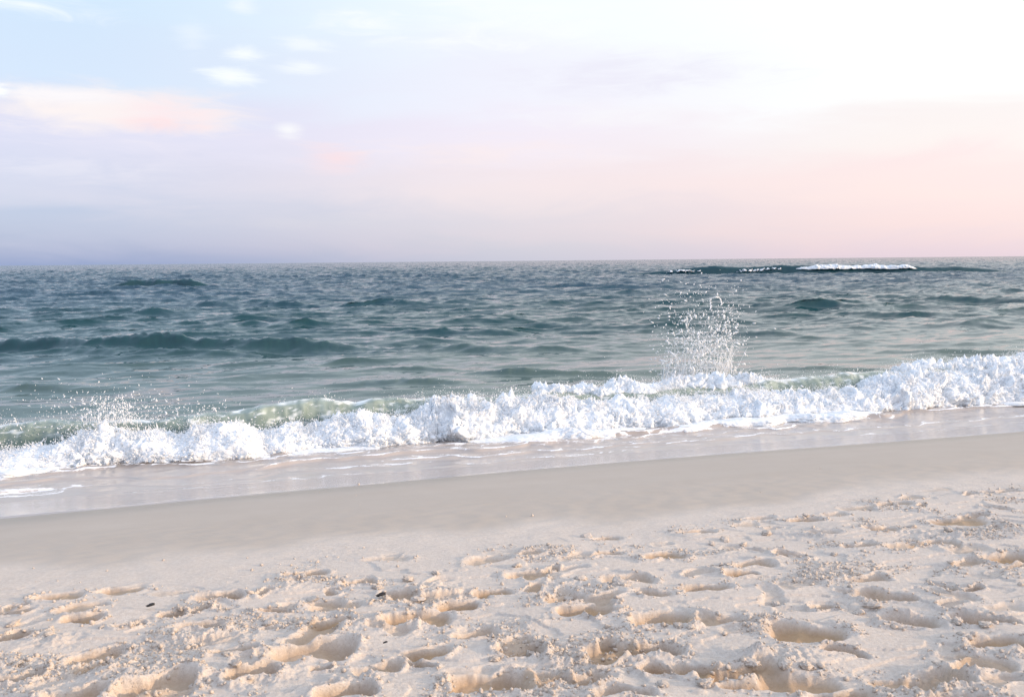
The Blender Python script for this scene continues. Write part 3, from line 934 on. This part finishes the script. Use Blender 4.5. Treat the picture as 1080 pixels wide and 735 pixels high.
def foam_roll(name, s, toe, H, kd, kz, amp, wscale, seed, nt=150, lean=0.0):
    """a churning roll of foam, swept along the shore; returns points and normals"""
    t = np.linspace(0, 1, nt)
    T, S = np.meshgrid(t, s, indexing='ij')
    kt = np.linspace(0, 1, len(kd))
    toe2 = np.broadcast_to(toe[None, :], T.shape)
    Hh = np.broadcast_to(H[None, :], T.shape)
    dd = np.interp(T, kt, kd) * (0.75 + .25 * Hh / .5) + toe2
    zz = np.interp(T, kt, kz) * Hh
    for _ in range(6):
        dd[1:-1] = (dd[1:-1] * 2 + dd[:-2] + dd[2:]) / 4
        zz[1:-1] = (zz[1:-1] * 2 + zz[:-2] + zz[2:]) / 4
    x, y, z = sweep(dd, zz, s)
    P = np.stack([x, y, z], -1)
    N_ = vnormals(P)
    f = 1.0 / wscale
    q = P * f
    q2 = q + .35 * np.stack([p3(*(np.moveaxis(q * 1.7, -1, 0)), 300 + seed), p3(*(np.moveaxis(q * 1.7, -1, 0)), 310 + seed),
                             p3(*(np.moveaxis(q * 1.7, -1, 0)), 320 + seed)], -1)
    m_ = np.moveaxis(q2, -1, 0)
    bil = np.abs(p3(m_[0], m_[1], m_[2], 330 + seed)) - .25
    bil += .55 * (np.abs(p3(m_[0] * 2.1, m_[1] * 2.1, m_[2] * 2.1, 331 + seed)) - .25)
    bil += .42 * (np.abs(p3(m_[0] * 4.3, m_[1] * 4.3, m_[2] * 4.3, 332 + seed)) - .25)
    bil += .30 * (np.abs(p3(m_[0] * 9, m_[1] * 9, m_[2] * 9, 333 + seed)) - .25)
    bil += .20 * (np.abs(p3(m_[0] * 19, m_[1] * 19, m_[2] * 19, 334 + seed)) - .25)
    env = np.clip(Hh / .45, .0, 1.3) * sst(T, 0, .06) * sst(T, 1, .9)
    calm_ = sst(p2(S * 1.1, zz * 2.5, 360 + seed) + .4 * p2(S * 3.3, zz * 5, 361 + seed), -.1, .35)        # smoother falling sheets between the churned parts
    fall = .10 * np.abs(p2(S * 9, zz * 2.0, 362 + seed)) + .06 * np.abs(p2(S * 22, zz * 4.0, 363 + seed))
    bil = bil * (1 - .62 * calm_) * (1.0 + .45 * p2(S * .8, zz, 364 + seed)) + fall * calm_
    P = P + N_ * (amp * bil * env)[..., None]
    # torn, upward tongues along the top
    top = sst(zz / np.maximum(Hh, .05), .55, .95)
    tong = np.clip(1 - np.abs(p3(m_[0] * 5.0, m_[1] * 5.0, m_[2] * 1.2, 340 + seed)) * 3.0, 0, 1) ** 3
    big = sst(p2(S * 1.4, S * 0 + seed, 350 + seed), -.2, .5)
    P[..., 2] += (.055 * tong * top * big * env) + .05 * top * p2(S * 2.6, dd * 2.5, 351 + seed) * env
    P[..., 1] -= .03 * tong * top * big * env
    return P, vnormals(P), zz / np.maximum(Hh, .05)


BLOB_V = np.array([(0, 0, 1), (1, 0, 0), (0, 1, 0), (-1, 0, 0), (0, -1, 0), (0, 0, -1)], np.float32)
BLOB_F = np.array([(0, 1, 2), (0, 2, 3), (0, 3, 4), (0, 4, 1), (5, 2, 1), (5, 3, 2), (5, 4, 3), (5, 1, 4)], np.int32)
_ph = (1 + 5 ** .5) / 2
ICO_V = np.array([(-1, _ph, 0), (1, _ph, 0), (-1, -_ph, 0), (1, -_ph, 0), (0, -1, _ph), (0, 1, _ph), (0, -1, -_ph), (0, 1, -_ph),
                  (_ph, 0, -1), (_ph, 0, 1), (-_ph, 0, -1), (-_ph, 0, 1)], np.float32)
ICO_V /= np.linalg.norm(ICO_V[0])
ICO_F = np.array([(0, 11, 5), (0, 5, 1), (0, 1, 7), (0, 7, 10), (0, 10, 11), (1, 5, 9), (5, 11, 4), (11, 10, 2), (10, 7, 6), (7, 1, 8),
                  (3, 9, 4), (3, 4, 2), (3, 2, 6), (3, 6, 8), (3, 8, 9), (4, 9, 5), (2, 4, 11), (6, 2, 10), (8, 6, 7), (9, 8, 1)], np.int32)


def blobs(name, C, R, axis=None, stretch=None, jitter=0.0, tmpl='ico', smooth=True):
    """many drops or crumbs in one mesh; axis/stretch pull each one out along a direction"""
    V, F = (ICO_V, ICO_F) if tmpl == 'ico' else (BLOB_V, BLOB_F)
    C = np.asarray(C, np.float32)
    n = len(C)
    L = np.repeat(V[None], n, 0) * np.asarray(R, np.float32)[:, None, None]
    if jitter:
        L = L * (1 + jitter * RNG.uniform(-1, 1, (n, len(V), 1)).astype(np.float32))
    if axis is not None:
        A = axis / (np.linalg.norm(axis, axis=1, keepdims=True) + 1e-9)
        pr = (L * A[:, None, :]).sum(-1, keepdims=True)
        L = L + pr * A[:, None, :] * (np.asarray(stretch, np.float32)[:, None, None] - 1)
    co = (C[:, None, :] + L).reshape(-1, 3)
    f = (F[None] + (np.arange(n) * len(V))[:, None, None]).reshape(-1, 3)
    return raw_mesh(name, co, f, smooth)


def strands(name, P0, Dr, R, sides=4, seg=3, bend=None):
    """thin tapering jets of water"""
    n = len(P0)
    Dr = np.asarray(Dr, float)
    Lg = np.linalg.norm(Dr, axis=1, keepdims=True)
    A = Dr / (Lg + 1e-9)
    ref = np.where(np.abs(A[:, 2:3]) < .9, np.array([[0, 0, 1.]]), np.array([[1., 0, 0]]))
    B = np.cross(A, ref); B /= np.linalg.norm(B, axis=1, keepdims=True)
    Cc = np.cross(A, B)
    rings = []
    for k in range(seg + 1):
        u_ = k / seg
        c = P0 + Dr * u_
        if bend is not None: c = c + bend * (u_ * u_)
        r = R[:, None] * ((1 - u_) ** .7 * .9 + .1) * (1.0 + .25 * RNG.uniform(-1, 1, (n, 1)))
        for q in range(sides):
            an = 2 * math.pi * q / sides
            rings.append(c + r * (math.cos(an) * B + math.sin(an) * Cc))
    V = np.stack(rings, 1)
    f = []
    for k in range(seg):
        for q in range(sides):
            q2 = (q + 1) % sides
            f.append((k * sides + q, k * sides + q2, (k + 1) * sides + q2, (k + 1) * sides + q))
    m_ = V.shape[1]
    F = (np.array(f)[None] + (np.arange(n) * m_)[:, None, None]).reshape(-1, 4)
    return raw_mesh(name, V.reshape(-1, 3), F, True)


def spray_from(P, N_, rel, n, seed, reach=.05, size=(.004, .012), up_=.5, smin=None):
    """pick points on a foam surface, mostly near its torn top, and throw drops off them"""
    r = np.random.default_rng(seed)
    pts, nor, w = P.reshape(-1, 3), N_.reshape(-1, 3), rel.ravel()
    s_, d_ = sd_of(pts[:, 0], pts[:, 1])
    cl = np.clip(p2(s_ * 2.2, pts[:, 2] * 3, 400 + seed) + .25, 0.02, 1)
    pr = (0.04 + sst(w, .45, 1.0)) * cl
    pr = np.clip(pr, 0, None); pr /= pr.sum()
    i = r.choice(len(pts), n, p=pr)
    off = r.exponential(reach, n)
    v = nor[i] * .6 + r.normal(size=(n, 3)) * .45 + np.array([0, 0, up_])
    C = pts[i] + v * off[:, None]
    R = np.clip(r.lognormal(math.log(size[0]), .45, n), size[0] * .5, size[1]) * np.clip(1.25 - off * 2.0, .35, 1.2)
    return C, R, v, i


build_body()
s_f = np.arange(-15.5, 25.5, .016)
Pf, Nf, relf = foam_roll("foam", s_f, toe_d(s_f) - .02, ctl(s_f, 1) * (1 + .16 * p2(s_f * 1.5, s_f * 0 + 1, 260) + .10 * p2(s_f * 4.1, s_f * 0 + 1, 262)),
                         np.array([.02, -.06, -.03, .10, .30, .52, .78, 1.05, 1.3]), np.array([-.12, .12, .42, .70, .90, 1.0, .92, .62, .05]),
                         .19, .36, 1)
me = raw_mesh("foam", Pf.reshape(-1, 3), grid_faces(*Pf.shape[:2]))
child_of(link("foam", me, M_FOAM), wave)
# low trailing foam spreading in front of the wave
Ha = np.interp(s_f, [s_at(p, 11.5, .05) for p in (-200, -60, 0, 60, 200, 330, 400, 470, 540, 590, 650, 700, 760, 830, 890, 930, 980, 1060, 1200)],
               [.05, .05, .06, .02, .0, .05, .03, .0, .09, .11, .07, .05, .11, .12, .10, .03, .0, .03, .05]) * (1 + .5 * p2(s_f * 2.1, s_f * 0 + 4, 263))
Ha = np.maximum(Ha, 0)
Pa, Na, rela = foam_roll("foam_apron", s_f, toe_d(s_f) - .05 - .45 * np.sqrt(Ha / .12) * (1 + .4 * p2(s_f * 1.6, s_f * 0 + 6, 264)), np.full_like(s_f, .3),
                         np.array([.0, .03, .10, .20, .32, .45, .60]), np.array([.0, .6, .9, 1.0, .85, .7, .5]), .10, .17, 4, nt=60)
Pa[..., 2] = Pa[..., 2] * (Ha / .3)[None, :] + .045 - .06 * sst(Ha, .03, .0)[None, :]
me = raw_mesh("foam_apron", Pa.reshape(-1, 3), grid_faces(*Pa.shape[:2]))
child_of(link("foam_apron", me, M_FOAM), wave)
# the second line of foam on the crest behind
sm = s_at(540, 13.4, .5), s_at(850, 13.4, .5)
s_b = np.arange(sm[0], 25.5, .016)
Hb = ctl(s_b, 3) * (1 + .15 * p2(s_b * 1.5, s_b * 0 + 2, 261))
Pb, Nb, relb = foam_roll("foam_crest", s_b, toe_d(s_b) + .95, np.maximum(Hb, .02), np.array([.0, .02, .08, .18, .32, .50, .70]),
                         np.array([.35, .62, .82, .95, 1.0, .88, .55]), .15, .26, 2, nt=70)
me = raw_mesh("foam_crest", Pb.reshape(-1, 3), grid_faces(*Pb.shape[:2]))
child_of(link("foam_crest", me, M_FOAM), wave)
C1, R1, v1, i1 = spray_from(Pf, Nf, relf, 60000, 5, .045, (.0032, .011))


def froth(P, N_, n, seed, reach):
    """small clumps of bubbles and drops all over the foam, gathered in tufts"""
    r = np.random.default_rng(seed)
    pts, nor = P.reshape(-1, 3), N_.reshape(-1, 3)
    i = r.integers(0, len(pts), n * 2)
    cl = np.abs(p3(*(pts[i] * 9).T, 700 + seed)) * 1.3 + .6 * np.abs(p3(*(pts[i] * 23).T, 701 + seed))
    i = i[np.argsort(-cl - r.uniform(0, .5, len(i)))[:n]]
    off = r.exponential(reach, n)
    C = pts[i] + (nor[i] + r.normal(size=(n, 3)) * .35 + np.array([0, -.1, .25])) * off[:, None]
    ok = C[:, 2] > .04
    return C[ok], np.clip(r.lognormal(math.log(.0055), .5, n), .0025, .016)[ok], r.normal(size=(n, 3))[ok] + nor[i][ok]


C4, R4, v4, i4 = spray_from(BODY[0][0], BODY[0][1], BODY[0][2], 14000, 9, .04, (.003, .009))
C3, R3, v3 = froth(Pf, Nf, 55000, 8, .018)
hb = np.repeat((Hb > .25)[None, :], Pb.shape[0], 0)
C2, R2, v2, i2 = spray_from(Pb, Nb, relb * hb, 16000, 6, .045, (.0032, .010))
k2 = hb.ravel()[i2]
C = np.concatenate([C1, C2[k2], C3, C4]); R = np.concatenate([R1, R2[k2], R3, R4]); v = np.concatenate([v1, v2[k2], v3, v4])
me = blobs("spray", C, R, v, RNG.uniform(1, 2.6, len(C)), tmpl='oct')
o = child_of(link("spray", me, M_DROP), wave)
o['kind'] = 'stuff'
# torn jets standing up from the top of the foam
cand = np.where((relf.ravel() > .8))[0]
pf = Pf.reshape(-1, 3)
jm = np.clip(p2(pf[cand, 0] * 1.9, pf[cand, 1] * 1.9, 270) + .1, 0, 1) ** 1.5
ji = RNG.choice(cand, 3200, p=jm / jm.sum())
jd = RNG.normal(size=(3200, 3)) * np.array([.5, .4, .35]) + np.array([0, -.15, 1.0])
jl = RNG.exponential(.035, 3200) + .015
me = strands("jets", pf[ji] - .02 * jd, jd * np.clip(jl, 0, .14)[:, None], RNG.uniform(.004, .011, 3200), bend=RNG.normal(size=(3200, 3)) * .015)
o = child_of(link("jets", me, M_DROP), wave)
o['kind'] = 'stuff'

# ------------------------------------------------------------------ splashes
def splash(name, label, px, py, d, boxes, jets, seed, loop=None):
    s0 = s_at(px, d, .5)
    root = empty(name, (*xy_of(s0, d), .4))
    tag(root, label, "splash")
    r = np.random.default_rng(seed)
    y0 = xy_of(s0, d)[1]
    Cs, Rs, As, St = [], [], [], []
    # each cloud: centre column and row, half width and half height in pixels at that distance, count, drop size
    for (cx, cy_, hw, hh, n, sz) in boxes:
        n = int(n * 2.6)
        vv = ray(cx, cy_)
        tt = y0 / vv.y
        m_ = FPX / y0
        c = np.array([vv.x * tt, y0, CAM_Z + vv.z * tt])
        off = np.stack([r.normal(0, hw / m_, n), r.normal(0, .22, n), r.normal(0, hh / m_, n)], 1)
        Cs.append(c + off)
        Rs.append(np.clip(r.lognormal(math.log(sz * .58), .6, n), sz * .2, sz * 1.7))
        As.append(off * np.array([.5, .3, 1]) + r.normal(size=(n, 3)) * np.array([.1, .1, .25]))
        St.append(1 + r.exponential(1.1, n))
    C_ = np.concatenate(Cs)
    ok = C_[:, 2] > .35
    me = blobs("droplets", C_[ok], np.concatenate(Rs)[ok], np.concatenate(As)[ok], np.clip(np.concatenate(St)[ok], 1, 5))
    o = child_of(link("droplets", me, M_DROP), root)
    o['kind'] = 'stuff'
    if jets:
        P0, Dr, Rr = [], [], []
        for (cx, cy_, hw, n, lo, hi, rad) in jets:
            vv = ray(cx, cy_)
            tt = y0 / vv.y
            m_ = FPX / y0
            for _ in range(n):
                P0.append((vv.x * tt + r.uniform(-hw, hw) / m_, y0 + r.normal(0, .12), CAM_Z + vv.z * tt + r.normal(0, .02)))
                L = r.uniform(lo, hi)
                Dr.append((r.normal(0, .28) * L, r.normal(0, .2) * L, L))
                Rr.append(r.uniform(.5, 1.2) * rad)
        P0, Dr, Rr = np.array(P0), np.array(Dr), np.array(Rr)
        me = strands("jets", P0, Dr, Rr, 5, 4, r.normal(size=(len(P0), 3)) * .04)
        o = child_of(link("jets", me, M_DROP), root)
        o['kind'] = 'stuff'
    if loop:
        cx, cy_, rad = loop
        vv = ray(cx, cy_)
        tt = y0 / vv.y
        c = np.array([vv.x * tt, y0, CAM_Z + vv.z * tt])
        n = 26
        an = np.linspace(math.radians(-35), math.radians(215), n)
        pts = np.stack([c[0] + rad * np.cos(an) * 1.05, c[1] + .04 * np.sin(3 * an), c[2] + rad * np.sin(an)], 1)
        pts += r.normal(0, .008, pts.shape)
        rr = .009 + .006 * np.abs(np.sin(an * 3.1)) 
        V, F = [], []
        for i in range(n):
            tg = pts[min(i + 1, n - 1)] - pts[max(i - 1, 0)]
            tg /= np.linalg.norm(tg)
            b1 = np.array([0, 1., 0]); b2 = np.cross(tg, b1)
            for q in range(6):
                V.append(pts[i] + rr[i] * (math.cos(q * math.pi / 3) * b1 + math.sin(q * math.pi / 3) * b2))
        for i in range(n - 1):
            for q in range(6):
                F.append((i * 6 + q, i * 6 + (q + 1) % 6, (i + 1) * 6 + (q + 1) % 6, (i + 1) * 6 + q))
        child_of(link("water_loop", raw_mesh("water_loop", np.array(V), np.array(F)), M_DROP), root)
    return root


splash("splash", "tall burst of white drops thrown up behind the breaking wave", 738, 395, 13.9,
       [(738, 390, 20, 8, 230, .0125), (738, 370, 18, 10, 240, .0115), (745, 348, 20, 12, 150, .010), (728, 338, 18, 15, 90, .009),
        (735, 312, 18, 12, 45, .0075), (765, 355, 7, 14, 110, .010), (772, 330, 8, 16, 45, .009), (705, 365, 8, 22, 50, .008), (728, 292, 16, 8, 12, .007)],
       [(738, 400, 22, 45, .12, .42, .011), (712, 400, 14, 40, .15, .50, .011), (762, 392, 9, 40, .15, .55, .010), (750, 402, 44, 60, .05, .18, .013), (740, 372, 20, 40, .05, .22, .007)], 11, (755, 319, .10))
splash("splash", "low wide spray of small drops over the left end of the wave", 110, 440, 12.6,
       [(115, 432, 17, 8, 200, .0065), (90, 444, 40, 7, 110, .006), (40, 459, 38, 7, 110, .0065), (150, 434, 28, 10, 120, .006), (120, 408, 45, 9, 30, .006),
        (60, 430, 50, 10, 60, .006), (210, 438, 22, 9, 70, .006), (5, 460, 20, 8, 200, .009)],
       [(115, 446, 24, 26, .04, .15, .006)], 12)

# ------------------------------------------------------------------ waves far out
def far_wave(label, xa, xb, py, h, crests, seed):
    """a steep unbroken face seen from the shore, with white crests where it breaks"""
    x0, y0 = at(xa, py + .009 * (600 - xa) * 0 + .00875 * (850 - xa)); x1, y1 = at(xb, py + .00875 * (850 - xb))
    root = empty("distant_wave", ((x0 + x1) / 2, (y0 + y1) / 2, 0))
    tag(root, label, "wave")
    n = 260
    u_ = np.linspace(0, 1, n)
    t = np.linspace(0, 1, 40)
    T, U = np.meshgrid(t, u_, indexing='ij')
    env = (sst(U, 0, .30) * sst(U, 1, .72)) ** 1.2
    Hh = h * env * (1 + .22 * p2(U * 7, U * 0 + seed, 501) + .1 * p2(U * 23, U * 0 + seed, 502))
    kt = np.array([0, .2, .45, .6, .75, 1])
    off = np.interp(T, kt, [-.5, .1, .5, .8, 1.6, 5.0])
    zz = np.interp(T, kt, [-.12, .15, .8, 1.0, .8, -.15]) * Hh - .10
    X = x0 + (x1 - x0) * U + .3 * p2(U * 9, T * 3, 503)
    Y = y0 + (y1 - y0) * U + off * h + .8 * p2(U * 5, U * 0 + seed, 504) * h
    zz += (.10 * p2(X * .5, off * 1.6, 505) + .07 * p2(X * 1.6, off * 3.1, 506)) * env
    me = raw_mesh("wave_face", np.stack([X, Y, zz], -1).reshape(-1, 3), grid_faces(*T.shape), True,
                  {'deep': np.full(T.shape, .50), 'air': .0 * sst(zz, .5 * h, h)})
    child_of(link("wave_face", me, M_SEA), root)
    for (ca, cb, ch_, drop) in crests:
        ks = [q_[0] / q_[1] for q_ in (at(ca, py), at(cb, py))]
        ua, ub = [(k_ * y0 - x0) / ((x1 - x0) - k_ * (y1 - y0)) for k_ in ks]
        u2 = np.linspace(ua, ub, 420)
        t2 = np.linspace(0, 1, 46)
        T2, U2 = np.meshgrid(t2, u2, indexing='ij')
        q = (U2 - ua) / (ub - ua)
        e2 = sst(q, 0, .12) * sst(q, 1, .92) * (0.9 + .25 * p2(U2 * 30, U2 * 0 + seed, 511) + .15 * p2(U2 * 90, U2 * 0, 512))
        if ch_ < .5:
            e2 = e2 * sst(p2(U2 * 160, T2 * 2.0, 513) + .6 * p2(U2 * 420, T2 * 5, 514), -.25, .25)
        e2 = np.clip(e2, .02, 2)
        hh = np.interp(U2[0], u_, Hh[0])
        a = math.pi * T2
        Yb = np.interp(U2[0], u_, (y0 + (y1 - y0) * u_ + .8 * p2(u_ * 5, u_ * 0 + seed, 504) * h))
        Xc = x0 + (x1 - x0) * U2
        Yc = Yb + .55 * h - np.cos(a) * (.55 * e2 + .15)
        Zc = hh * (1 - drop * (1 + .28 * p2(U2 * 26, U2 * 0 + 3, 515) + .10 * p2(U2 * 130, U2 * 0, 516))) + np.sin(a) * ch_ * e2 - .10
        bl = np.abs(p3(Xc * .9, Yc * .9, Zc * .9, 520)) + .5 * np.abs(p3(Xc * 2.2, Yc * 2.2, Zc * 2.2, 521)) + .3 * np.abs(p3(Xc * 5, Yc * 5, Zc * 5, 522)) - .35
        Zc = Zc + .35 * ch_ * bl * e2
        Yc = Yc - .25 * bl * e2
        me = raw_mesh("foam_crest", np.stack([Xc, Yc, Zc], -1).reshape(-1, 3), grid_faces(*T2.shape))
        child_of(link("foam_crest", me, M_FOAM), root)
    return root


far_wave("far dark green wave with a long white breaking crest near the horizon", 610, 1120, 289.0, 1.4,
         [(836, 970, .66, .42), (775, 828, .34, .50), (702, 742, .28, .42)], 3)
far_wave("low dark green unbroken wave near the horizon, without any foam", 95, 235, 297.0, .95, [], 8)

# ------------------------------------------------------------------ loose sand, clods and dark scraps
w_ = np.clip(SRIM - .4 * SDUG, 0.0002, 1) * (SY ** 2)
w_ /= w_.sum()
ii = RNG.choice(len(SX), 15000, p=w_)
rad = np.clip(RNG.lognormal(math.log(.0033), .55, len(ii)), .0016, .012)
cc = np.stack([SX[ii], SY[ii], SZ[ii] + rad * .25], 1)
me = blobs("sand_crumbs", cc, rad, RNG.normal(size=(len(ii), 3)), RNG.uniform(.6, 1.8, len(ii)), jitter=.4, smooth=False)
for an_, vv in (('wet', .0), ('dug', .15)):
    at_ = me.attributes.new(an_, 'FLOAT', 'POINT')
    at_.data.foreach_set('value', np.full(len(me.vertices), vv, np.float32))
tag(link("sand_crumbs", me, M_SAND), "loose crumbs of pale sand strewn over the trampled beach", "sand crumbs", kind='stuff')


def clod_mesh(seed):
    r = np.random.default_rng(seed)
    import bmesh
    bm = bmesh.new()
    bmesh.ops.create_icosphere(bm, subdivisions=4, radius=1.0)
    co = np.array([v.co[:] for v in bm.verts])
    # cut by random planes, then roughened: a broken piece of crust
    for _ in range(7):
        nrm = r.normal(size=3); nrm /= np.linalg.norm(nrm)
        k = r.uniform(.45, .85)
        dist = co @ nrm - k
        co = co - np.clip(dist, 0, None)[:, None] * nrm * .9
    nz = np.abs(p3(*(co * 2.2).T, 600 + seed)) * .5 + np.abs(p3(*(co * 5).T, 620 + seed)) * .42 + np.abs(p3(*(co * 11).T, 640 + seed)) * .22
    co = co * (0.8 + nz)[:, None]
    co[:, 2] *= .62
    f = np.array([[v.index for v in fc.verts] for fc in bm.faces])
    bm.free()
    co *= .03
    me_ = raw_mesh("sand_clod", co, f, True, {'wet': np.zeros(len(co)), 'dug': np.full(len(co), .1)})
    me_.materials.append(M_SAND)
    return me_


clods = [clod_mesh(i) for i in range(6)]


def ground_at(x, y):
    i = np.argmin((SX - x) ** 2 + (SY - y) ** 2)
    return float(SZ[i])


def ground_px(px, py):
    v = ray(px, py)
    tt = 1.6 / -v.z
    for _ in range(5):
        tt = (CAM_Z - ground_at(v.x * tt, v.y * tt)) / -v.z
    return v.x * tt, v.y * tt, ground_at(v.x * tt, v.y * tt)


# ------------------------------------------------------------------
def dark_mat():
    mt, N, b, out = new_mat("charred")
    ob = N.n('ShaderNodeTexCoord').outputs['Object']
    N.put(b.inputs['Base Color'], N.mix(N.noise(ob, 60, 4, .6), (.012, .011, .011), (.04, .034, .03)))
    b.inputs['Roughness'].default_value = .7
    return mt


M_DARK = dark_mat()


def place_clod(px, py, size, k, label=None):
    x, y, z = ground_px(px, py)
    o = bpy.data.objects.new("sand_clod", clods[k % 6])
    COL.objects.link(o)
    o.location = (x, y, z + size * .12)
    k_ = size / .03
    o.scale = (k_ * random.uniform(.9, 1.4), k_, k_ * random.uniform(.8, 1.1))
    o.rotation_euler = (random.uniform(-.3, .3), random.uniform(-.3, .3), random.uniform(0, 6.28))
    tag(o, label or "rough pale clod of sand lying among the footprints", "sand clod", "clods of sand among the footprints")
    return o


for k, (px, py, sz) in enumerate([
    (618, 566, .045), (808, 563, .05), (835, 582, .05), (765, 570, .05), (782, 575, .045), (750, 574, .035), (945, 532, .04), (1050, 518, .045), (850, 548, .04),
    (1052, 551, .05), (960, 556, .04), (1000, 560, .04), (1020, 563, .035), (880, 585, .03), (600, 634, .05), (655, 615, .06), (612, 610, .05), (430, 612, .05),
    (440, 627, .055), (398, 620, .04), (330, 632, .05), (355, 690, .03), (285, 660, .045), (920, 640, .055), (905, 646, .04), (876, 641, .04), (820, 638, .04),
    (560, 690, .05), (520, 695, .04), (250, 705, .045), (240, 690, .03), (380, 718, .045), (700, 722, .045), (790, 700, .05), (830, 700, .055), (850, 705, .05),
    (1040, 660, .045), (1010, 655, .04), (970, 730, .05), (1010, 732, .045), (50, 668, .04), (15, 672, .04), (20, 700, .04), (190, 642, .03), (640, 660, .03),
    (716, 660, .04), (730, 662, .035), (745, 723, .05), (470, 722, .04), (545, 597, .04), (460, 605, .04), (320, 610, .035)]):
    place_clod(px, py, sz * .62, k)

for px, py, L, label in [
    (160, 642, .052, "small black scrap on pale sand beside the round hole at left"),
    (403, 632, .062, "flat black scrap with a pointed end on the middle of the sand"),
    (407, 682, .026, "tiny dark piece at the end of the large orange footprint")]:  # one more small dark piece, placed where the footprint ends
    x, y, z = ground_px(px, py)
    me = clods[2].copy()
    me.materials.clear()
    o = link("dark_scrap", me, M_DARK)
    o.location = (x, y, z + .022)
    o.scale = (L * 14, L * 8, L * 7)
    o.rotation_euler = (.1, -.15, .2)
    tag(o, label, "scrap")
